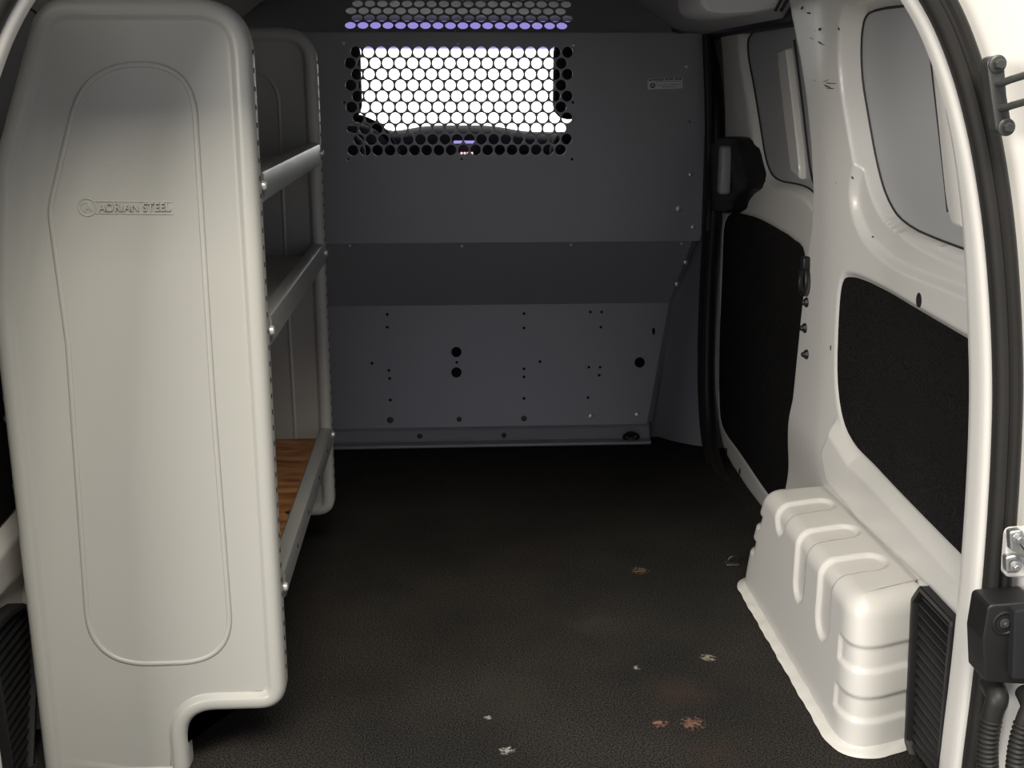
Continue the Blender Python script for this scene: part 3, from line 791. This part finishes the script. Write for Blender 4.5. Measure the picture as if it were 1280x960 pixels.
# scratches and scuffs on the paint
sm = MB()
def scuff(px, py, w_, h_, rot=0, n=1):
    for _ in range(n):
        q = onwall(px+random.uniform(-w_, w_)*.3, py+random.uniform(-h_, h_)*.3)
        e1 = onwall(px+w_*math.cos(rot)/2, py+w_*math.sin(rot)/2)-onwall(px-w_*math.cos(rot)/2, py-w_*math.sin(rot)/2)
        e2 = onwall(px-h_*math.sin(rot)/2, py+h_*math.cos(rot)/2)-onwall(px+h_*math.sin(rot)/2, py-h_*math.cos(rot)/2)
        v = []
        for k in range(9):
            a = 2*math.pi*k/9; r_ = random.uniform(.25, .55); s = q+e1*math.cos(a)*r_+e2*math.sin(a)*r_; v.append(wallpt(s.x, s.y, .0009))
        sm.add(v, [list(range(9))])
for a in ((1013, 17, 8, 3, .2), (1003, 11, 3, 6, .3), (1026, 36, 4, 5, .6), (1020, 38, 2, 1), (1030, 55, 12, 2, .5), (1035, 104, 20, 1.6, .05), (1038, 108, 14, 2.5, .35), (1039, 110, 16, 1.5, .1),
          (1036, 101, 12, 1, -.4), (1018, 100, 2, 2), (1063, 143, 1, 5), (1064, 152, 1, 4), (1064, 222, 1, 5), (1045, 228, 1.5, 1.5), (1048, 36, .8, 5), (1082, 296, 3, 2), (1039, 436, 2, 7), (1015, 48, 8, 1, .5)):
    scuff(*a)
sm.build('scuff_mark', M['scuff'], wr, smooth=False)
# small dark anchor at floor level by the far end of the wheel arch
root = empty('floor_anchor', at(915, 706, z=0), 'small dark anchor at the far foot of the right wheel arch', 'anchor')
p = at(915, 704, z=.004); MB().box((p.x-.016, p.y-.012, .001), (p.x+.016, p.y+.012, .006), .003).build('plate', M['darkmetal'], root)
MB().tube([p+Vector((.010*math.cos(t), -.003, .006+.012*math.sin(t))) for t in [math.pi*k/10 for k in range(11)]], .004, 8).build('loop', M['plastic'], root)

# ================================================================== BULKHEAD
YB = 3.5
bk = empty('bulkhead', (CX, YB, 0), 'grey steel bulkhead across the van with a perforated window, behind the dark floor', 'bulkhead')
def bp(px, py): p = at(px, py, y=YB); return Vector((p.x, p.z))
zt, zs = 1.239, .633
holes = []
rows_y = [65, 79, 93.3, 107.3, 121.2, 135, 148.8, 162.3, 175.4, 188]
pl_, pr_ = bp(445, 65), bp(709.5, 65)
pit = (pr_.x-pl_.x)/17; z0 = pl_.y; z9 = bp(445, 188).y
for r in range(10):
    x0 = pl_.x if r % 2 == 0 else pl_.x-pit*.5
    for k in range(18):
        holes.append(circle(x0+pit*k, z0+(z9-z0)*r/9, pit*.435, 20))
for px, py, r_ in ((435, 199, .004), (430, 128, .004), (577, 199, .004), (715, 199, .0045), (716, 128, .0045), (862, 152, .004)):
    q = bp(px, py); holes.append(circle(q.x, q.y, r_, 10))
sheet('upper_panel', [Vector((-.74, zs)), Vector((.772, zs)), Vector((.778, .65)), Vector((.772, zt)), Vector((-.74, zt))], holes, .003, lambda u, v_, w_: Vector((u, YB+w_, v_)), M['bulk'], bk)
MB().box((.7725, YB, zs), (.776, YB+.05, zt), .001).build('side_flange', M['bulk'], bk)
# leaning head panel
LA = math.radians(47); dy_, dz_ = math.sin(LA), math.cos(LA)
def top_fn(u, v_, w_): return Vector((u, YB+.002+v_*dy_+w_*dz_, zt+.0+v_*dz_-w_*dy_))
def top_uv(px, py):
    n_ = Vector((0, -dz_, dy_)); d = ray(px, py); o_ = Vector((0, YB, zt))-Vector((0, 0, CH)); t = o_.dot(n_)/d.dot(n_); P = Vector((0, 0, CH))+d*t
    return Vector((P.x, (P.y-YB)/dy_ if abs(dy_) > .1 else 0))
holes = []
r0, r1 = top_uv(438, 31.7), top_uv(712-9, 31.7); pt = pit; s0 = r0.y
nrow = 5
for r in range(nrow):
    x0 = r0.x if r % 2 == 0 else r0.x+pt*.5
    for k in range(18): holes.append(circle(x0+pt*k, s0+pt*.866*r, pt*.435, 20))
sheet('head_panel', [Vector((-.74, .004)), Vector((.67, .004)), Vector((.665, .03)), Vector((.60, .14)), Vector((.50, .18)), Vector((.42, .195)), Vector((-.38, .195)), Vector((-.5, .18)), Vector((-.60, .14)), Vector((-.74, .03))], holes, .003, top_fn, M['bulk'], bk)
MB().box((-.74, YB-.004, zt-.002), (.68, YB+.012, zt+.003), .001).build('seam_lip', M['bulk'], bk)
# middle panel sloping away, lower panel sloping back
YM, ZM = 3.60, .452
ZM = at(600, 381, y=YM).z
mid = lambda u, v_, w_: Vector((u, YB+.004+(YM-YB-.004)*v_+w_, zs+(ZM-zs)*v_))
xa = at(866, 304, y=YB).x; xb = at(836, 380, y=YM).x; xc = at(808, 536, y=YB).x
sheet('middle_panel', [Vector((-.74, -.03)), Vector((xa, -.03)), Vector((xb, 1)), Vector((-.74, 1))], [], .003, mid, M['bulk'], bk)
zl = .052
def low_fn(u, v_, w_): return Vector((u, YM+(YB-YM)*v_+w_, ZM+(zl-ZM)*v_))
def low_uv(px, py):
    d = ray(px, py); A = Vector((0, YM, ZM)); B = Vector((0, YB, zl)); e_ = B-A; n_ = Vector((0, -e_.z, e_.y)); t = (A-Vector((0, 0, CH))).dot(n_)/d.dot(n_)
    P = Vector((0, 0, CH))+d*t; return Vector((P.x, (P.z-ZM)/(zl-ZM)))
H_ = (zl-ZM); LS = math.hypot(YM-YB, ZM-zl); holes = []
def lh(px, py, r, n=12, ry=None):
    q = low_uv(px, py); holes.append(circle(q.x, q.y, r, n, (ry or r)/LS))
for px, py in ((484, 393), (484, 409), (465, 454), (486, 463), (487, 473), (488, 500), (571, 453), (655, 392), (655, 410), (655, 461), (655, 471), (655, 498), (675, 452),
               (738, 390), (752, 390), (751, 409), (736, 459), (750, 459), (749, 469), (735, 497)): lh(px, py, .0047)
for px, py, r_ in ((570.5, 440, .0165), (570.5, 465.5, .0165), (799.5, 453, .0165)): lh(px, py, r_, 24)
lh(817, 414, .005, 12, .012)
sheet('lower_panel', [Vector((-.74, 0)), Vector((xb, 0)), Vector((xc, 1)), Vector((-.74, 1))], holes, .003, low_fn, M['bulk'], bk)
# return flange down the right-hand edge
e0 = [Vector((xa, YB+.004, zs+.01)), Vector((xb, YM, ZM)), Vector((xc, YB, zl))]
pA = resample(e0, .03, False); v = []; f = []
for p in pA:
    for dx, dy in ((0, 0), (.003, .002), (.024, .03), (.026, .034)): v.append((p.x+dx, p.y+dy, p.z+.001))
for i in range(len(pA)-1):
    for k_ in range(3): f.append([i*4+k_, i*4+k_+1, (i+1)*4+k_+1, (i+1)*4+k_])
pymesh('edge_flange', v, f, M['bulk'], bk)
# floor angle
mb = MB(); xr_ = at(805, 545, y=YB).x+.002
v = []; f = []; prf = [(YB+.006, .058), (YB-.004, .052), (YB-.010, .046), (YB-.012, .018), (YB-.016, .012), (YB-.05, .010), (YB-.052, .004), (YB-.05, .0005)]
for x in (-.74, xr_+.012): v += [(x, y, z) for y, z in prf]
k_ = len(prf); f = [[i, i+1, k_+i+1, k_+i] for i in range(k_-1)]+[list(range(k_)), list(range(k_, 2*k_))]
pymesh('floor_angle', v, f, M['bulk'], bk, ang=20)
for px, py in ((437, 307), (577, 307.5), (713, 306), (852, 304.5)):
    p = at(px, py, y=YB); mb = MB(); bolt(mb, p, (0, -1, -.2), .0055, .007); mb.build('bolt', M['bolt'], bk)
for px, py, r_ in ((429, 54, .006), (572, 54, .006), (717, 56, .006), (858, 83, .006), (863, 218, .007), (848, 261, .011), (866, 284, .008)):
    p = at(px, py, y=YB-.001); mb = MB(); bolt(mb, p, (0, -1, 0), r_, .005); mb.build('bolt', M['bolt'], bk)
for px, py in ((433, 38), (569, 39), (716, 41)):
    uv = top_uv(px, py); p = top_fn(uv.x, uv.y, 0); mb = MB(); bolt(mb, p+Vector((0, -.001, 0)), (0, -.8, -.5), .0045, .005); mb.build('bolt', M['bolt'], bk)
for px, py, r_ in ((488, 525, .010), (574, 524, .008), (655, 523, .009), (738, 520, .009), (796, 518, .009)):
    uv = low_uv(px, py); p = low_fn(uv.x, uv.y, -.001); mb = MB(); bolt(mb, p, (0, -1, .2), r_, .006); mb.build('bolt', M['bolt' if px > 700 else 'darkmetal'], bk)
for px, py in ((525, 545), (630, 544)):
    p = at(px, py, y=YB-.012); mb = MB(); bolt(mb, p, (0, -1, 0), .008, .006); mb.build('bolt', M['darkmetal'], bk)
for px, py in ((857, 328), (846, 355)):
    d = at(px, py, y=YB+.02); mb = MB(); bolt(mb, d, (0, -1, 0), .008, .006); mb.build('bolt', M['bolt'], bk)
# maker's label
A_, B_ = at(810, 98, y=YB-.0025), at(853, 113, y=YB-.0025)
lw = B_.x-A_.x; lh_ = (A_.z-B_.z)*.93; rot = Matrix.Rotation(math.radians(-2.2), 3, 'Y')
def lab(u, v_, w_): return Vector((A_.x, YB-.0025, A_.z-lh_-.0005))+rot@Vector((u, -w_, v_))
lb = sheet('label_plate', roundpoly([Vector((0, 0)), Vector((lw, 0)), Vector((lw, lh_)), Vector((0, lh_))], .002), [], .001, lab, M['label'], bk); lb['label'] = 'small white maker label'
up_ = lambda u0, v0: (lambda u, v_, w_: lab(u0+u, v0+v_, .0008+w_))
text_mesh('lettering', 'ADVANCED WORK VANS', lw*.082, .0002, up_(lw*.5, lh_*.78), M['ink'], lb, bold=.00035, align='CENTER')
for row, (u0, u1, vv, hh_) in enumerate(((.22, .96, .64, .0011), (.27, .96, .36, .0013), (.40, .80, .17, .0015))):   # small print, illegible in the photo
    mb = MB(); u = u0
    while u < u1-.02:
        wd_ = min(random.uniform(.05, .13), u1-u); a = [lab(lw*u, lh_*vv, .0007), lab(lw*(u+wd_), lh_*vv, .0007), lab(lw*(u+wd_), lh_*vv+hh_, .0007), lab(lw*u, lh_*vv+hh_, .0007)]
        mb.add(a, [[0, 1, 2, 3]]); u += wd_+.02
    mb.build('small_print', M['ink'], lb, smooth=False)
cx_, cy_, cr_ = lw*.145, lh_*.36, lh_*.235
ring_o = circle(cx_, cy_, cr_, 24)
tri = [Vector((cx_-cr_*.62, cy_-cr_*.55)), Vector((cx_-cr_*.15, cy_+cr_*.72)), Vector((cx_+cr_*.15, cy_+cr_*.72)), Vector((cx_+cr_*.62, cy_-cr_*.55)), Vector((cx_+cr_*.28, cy_-cr_*.55)), Vector((cx_, cy_+cr_*.25)), Vector((cx_-cr_*.28, cy_-cr_*.55))]
sheet('emblem', ring_o, [tri], .0004, lambda u, v_, w_: lab(u, v_, .0008+w_), M['ink'], lb)
# tie-down ring at the foot of the bulkhead
tr = empty('tie_down_ring', at(789, 552, z=0), 'black tie-down ring lying at the foot of the grey bulkhead', 'tie-down ring')
c_ = at(789, 546, y=YB-.03); MB().tube([c_+Vector((.023*math.cos(t), -.006*math.sin(t), .0+.013*math.sin(t))) for t in [2*math.pi*k/28 for k in range(28)]], .0045, 10, True).build('ring', M['plastic'], tr)
MB().box((c_.x-.012, c_.y+.002, c_.z-.004), (c_.x+.012, c_.y+.016, c_.z+.014), .004).build('mount', M['plastic'], tr)

# ================================================================== SHELVING UNIT
sh = empty('shelving_unit', (-.46, 2.19, 0), 'tall grey steel shelving unit with embossed end panel, standing along the left wall', 'shelving')
pts = [(-.272, .105), (-.272, 1.215), (-.562, 1.215), (-.648, .985), (-.672, .78), (-.672, -.028), (-.436, -.028), (-.436, .105)]
rad = [.045, .078, .06, .12, .3, .034, .034, .05]
outl = ccw(resample(roundpoly([Vector(p) for p in pts], rad, 12), .006))
mo = len(outl)
def end_panel(y0, thick=.040):
    lv = [(.004, thick), (.0, thick-.004), (.0, .014), (.0015, .008), (.005, .003), (.011, .0), (.021, .0), (.0245, .0025), (.0285, .0095), (.031, .0108)]
    v = []; f = []
    for ins_, d in lv:
        ol = outl
        steps = max(1, int(ins_/.006))
        for _ in range(steps if ins_ else 0): ol = offset(ol, ins_/steps)
        for p in ol: v.append((p.x, y0+d, p.y))
    for a in range(len(lv)-1):
        for k_ in range(mo): f.append([a*mo+k_, a*mo+(k_+1) % mo, (a+1)*mo+(k_+1) % mo, (a+1)*mo+k_])
    me = bpy.data.meshes.new('end_panel')
    bm = bmesh.new(); vs_ = [bm.verts.new(p) for p in v]
    for q in f: bm.faces.new([vs_[i] for i in q])
    face = bm.faces.new([vs_[(len(lv)-1)*mo+k_] for k_ in range(mo)])
    bmesh.ops.triangulate(bm, faces=[face])
    # back return lip of the folded edge
    bmesh.ops.recalc_face_normals(bm, faces=bm.faces[:])
    bm.to_mesh(me); bm.free()
    o = link('end_panel', me, M['shelf'], sh, True, 40)
    # raised bead
    bpx = [(240, 79), (266, 500), (291, 826), (113, 832), (85, 430), (62, 262), (105, 82)]
    yb = 1.722+.0108
    bl = [at(a, b, y=yb) for a, b in bpx]; bl2 = roundpoly([Vector((p.x, p.z)) for p in bl], [.11, 0, .085, .095, 0, .10, .11], 16)
    bl2 = resample(bl2, .008)
    mb = MB(); mb.tube([(p.x, y0+.0108, p.y) for p in bl2], .0042, 10, True)
    for i_ in range(len(mb.v)): mb.v[i_].y = y0+.0108+(mb.v[i_].y-y0-.0108)*.62
    mb.build('raised_bead', M['shelf'], o, True, 60)
    # row of small punched slots on the aisle-side edge
    mb = MB(); z = .17
    while z < 1.14:
        mb.box((-.2725, y0+.020, z), (-.2712, y0+.026, z+.007)); z += .0255
    mb.build('punched_slots', M['black'], o, smooth=False)
    return o
ep = end_panel(1.722)
end_panel(2.60)
# embossed name on the near panel
yt = 1.7320
A0 = at(124, 265, y=yt); B0 = at(214, 266, y=yt)
tw = B0.x-A0.x
tx = text_mesh('embossed_lettering', 'ADRIAN STEEL', .0170, .0032, lambda u, v_, w_: Vector((A0.x+.001+u*1.0, yt-w_+.0006, A0.z+.0015+v_)), M['shelf'], ep, bold=.0002, spacing=1.05)
xs_ = [v_.co.x for v_ in tx.data.vertices]; k = tw/(max(xs_)-min(xs_)); x0_ = min(xs_)
for v_ in tx.data.vertices: v_.co.x = A0.x+(v_.co.x-x0_)*k
mb = MB()
for a, b in (((117, 251.5), (216, 252.5)), ((117, 266.5), (216, 267.5))): mb.tube([at(*a, y=yt+.0006), at(*b, y=yt+.0006)], .0012, 6)
c0 = at(109, 259, y=yt+.0006)
mb.tube([c0+Vector((.0125*math.cos(t), 0, .0125*math.sin(t))) for t in [2*math.pi*k/32 for k in range(32)]], .0014, 6, True)
mb.build('embossed_emblem', M['shelf'], ep)
text_mesh('embossed_lettering', 'A', .0150, .0016, lambda u, v_, w_: Vector((c0.x-.0040+u, yt-w_+.0006, c0.z-.0052+v_)), M['shelf'], ep, bold=.0003)
MB().tube([c0+Vector((-.0015+.0068*math.cos(t), 0, .0068*math.sin(t))) for t in [math.radians(a) for a in range(75, 290, 12)]], .0012, 6).build('embossed_lettering', M['shelf'], ep)
# trays
for i, (zb, m_) in enumerate(((.949, 'shelf'), (.728, 'shelf'), (.300, 'rust'))):
    xb_ = (-.585, -.62, -.655)[i]
    # tray surface and rear lip
    s = MB(); s.box((xb_, 1.79, zb-.006), (-.279, 2.61, zb-.003)); s.box((xb_, 1.79, zb-.006), (xb_+.003, 2.61, zb+.075))
    s.build('shelf_tray', M[m_], sh, smooth=False)
    # folded front rail
    p_ = [(-.300, .020), (-.296, .0245), (-.280, .0245), (-.2735, .021), (-.272, .017), (-.272, -.020), (-.275, -.0235), (-.300, -.0235), (-.300, -.020), (-.276, -.020), (-.276, .020)]
    v = []; nn = len(p_)
    for y in (1.786, 2.612): v += [(a, y, zb+b) for a, b in p_]
    f = [[a, (a+1) % nn, nn+(a+1) % nn, nn+a] for a in range(nn)]+[list(range(nn)), list(range(nn, 2*nn))]
    r_ = pymesh('front_rail', v, f, M['rail'], sh, ang=30)
    for y in (1.772, 2.622):
        mb = MB(); bolt(mb, Vector((-.2725, y, zb+.002)), (1, 0, 0), .008, .007); mb.build('bolt', M['bolt'], sh)
    mb = MB()
    if i == 2:
        for y in (1.95, 2.12, 2.32, 2.5):
            mb = MB(); mb.lathe([(.004, 0), (.004, .0008)], Vector((-.272, y, zb)), (1, 0, 0), 10); mb.build('rail_hole', M['black'], r_)
        p = at(369, 640, z=zb-.002); mb = MB(); mb.lathe([(.009, 0), (.009, .0012), (.007, .0015)], (p.x-.01, p.y, zb-.003), (0, 0, 1), 12); mb.build('tray_hole', M['black'], sh)
# leg bolts at the left rear, seen against the white sill
for px, py in ((38, 730), (41, 748)):
    p = at(px, py, x=-.69); mb = MB(); bolt(mb, p, (-1, -.6, 0), .007, .009); mb.build('bolt', M['zinc'], sh)

# ================================================================== CAB
glz = [(-.62, .88), (.68, .88), (.60, 1.372), (-.54, 1.372)]
cabm = M['cab']
cw = MB()
cw.box((-.88, 3.58, -.30), (-.84, 5.3, 1.37)); cw.build('wall_left', cabm, smooth=False)['kind'] = 'structure'
MB().box((.90, 3.58, -.30), (.94, 5.3, 1.37)).build('wall_right', cabm, smooth=False)['kind'] = 'structure'
v = []; f = []
GY0, GY1 = 5.25, 4.88   # windscreen leans back
def gp(x, z): t = (z-.86)/(1.36-.86); return Vector((x, GY0+(GY1-GY0)*t, z))
gl = roundpoly([Vector(p) for p in glz], .06, 8)
fr_ = sheet('window_3', [Vector((-.88, .80)), Vector((.94, .80)), Vector((.94, 1.38)), Vector((-.88, 1.38))], [gl], .02, lambda u, v_, w_: gp(u, v_)+Vector((0, w_, 0)), cabm); fr_['kind'] = 'structure'
sheet('windscreen_glass', gl, [], .004, lambda u, v_, w_: gp(u, v_)+Vector((0, w_, 0)), M['glass'], fr_)
MB().box((-.88, 5.25, -.30), (.94, 5.29, .82)).build('wall_front', cabm, smooth=False)['kind'] = 'structure'
# dashboard
root = empty('dashboard', (.08, 4.75, -.3), 'dark dashboard of the cab, seen through the lowest rows of round holes', 'dashboard')
v = []; f = []
ts = np.linspace(-.80, .86, 60); prf = [(4.50, .30), (4.48, .70), (4.50, .84), (4.56, .885), (4.68, .905), (5.0, .90), (5.2, .885)]
for x in ts:
    cen = math.exp(-((x-.06)/.23)**4)*.028; drv = math.exp(-((x+.40)/.16)**4)*.055
    for j, (y, z) in enumerate(prf):
        lift = cen*(1 if 2 <= j <= 5 else 0)+drv*(1 if 2 <= j <= 4 else 0); v.append((x, y, z+lift))
k_ = len(prf)
for i in range(59):
    for j in range(k_-1): f.append([i*k_+j, i*k_+j+1, (i+1)*k_+j+1, (i+1)*k_+j])
pymesh('body', v, f, cabm, root)
sm_ = mat('screen_glow', (.05, .05, .08), .3); b_ = sm_.node_tree.nodes['Principled BSDF']; b_.inputs['Emission Color'].default_value = (.45, .35, .9, 1); b_.inputs['Emission Strength'].default_value = .9
p = at(582, 178, y=4.47); MB().box((p.x-.045, 4.465, p.z-.004), (p.x+.035, 4.478, p.z+.006), .002).build('screen', sm_, root)
sm2 = mat('button_glow', (.1, .05, .05), .3); b_ = sm2.node_tree.nodes['Principled BSDF']; b_.inputs['Emission Color'].default_value = (1, .62, .6, 1); b_.inputs['Emission Strength'].default_value = 1.2
mb = MB()
for px in (577, 581, 585, 590): p = at(px, 191.5, y=4.47); mb.box((p.x-.004, 4.466, p.z-.004), (p.x+.004, 4.478, p.z+.004), .001)
mb.build('buttons', sm2, root)
# seats with headrests
def seat(cx, inner, label):
    root = empty('cab_chair', (cx, 3.95, -.3), label, 'seat', 'cab seats')
    hw = abs(cx-inner)
    mb = MB(); mb.box((cx-hw, 3.86, .0), (cx+hw, 4.02, .945), .06); mb.build('backrest', cabm, root)
    mb = MB(); mb.box((cx-hw*.98, 3.86, -.10), (cx+hw*.98, 4.42, .10), .06); mb.build('seat_cushion', cabm, root)
    mb = MB(); mb.box((cx-hw, 3.80, .985), (cx+hw, 3.90, 1.24), .045); mb.build('headrest', cabm, root)
    for q_ in (-.06, .06): mb = MB(); mb.tube([(cx+q_, 3.86, .92), (cx+q_, 3.85, 1.0)], .007, 8); mb.build('headrest_post', M['zinc'], root)
seat(-.42, -.262, 'dark driver seat with headrest, behind the left end of the perforated window')
seat(.52, .352, 'dark passenger seat with headrest, behind the right end of the perforated window')
# steering wheel
root = empty('steering_wheel', (-.36, 4.35, .85), 'steering wheel seen through the lower left holes of the perforated window', 'steering wheel')
cw_ = Vector((-.36, 4.36, .80)); e1 = Vector((1, 0, 0)); e2 = Vector((0, .35, .94)).normalized()
MB().tube([cw_+e1*.19*math.cos(t)+e2*.19*math.sin(t) for t in [2*math.pi*k/48 for k in range(48)]], .014, 10, True).build('rim', M['plastic'], root)
mb = MB(); mb.box(cw_-Vector((.07, .03, .05)), cw_+Vector((.07, .03, .05)), .02); mb.build('hub', M['plastic'], root)
mb = MB()
for s in (-1, 1): mb.tube([cw_, cw_+e1*s*.185], .012, 8)
mb.build('spoke', M['zinc'], root)
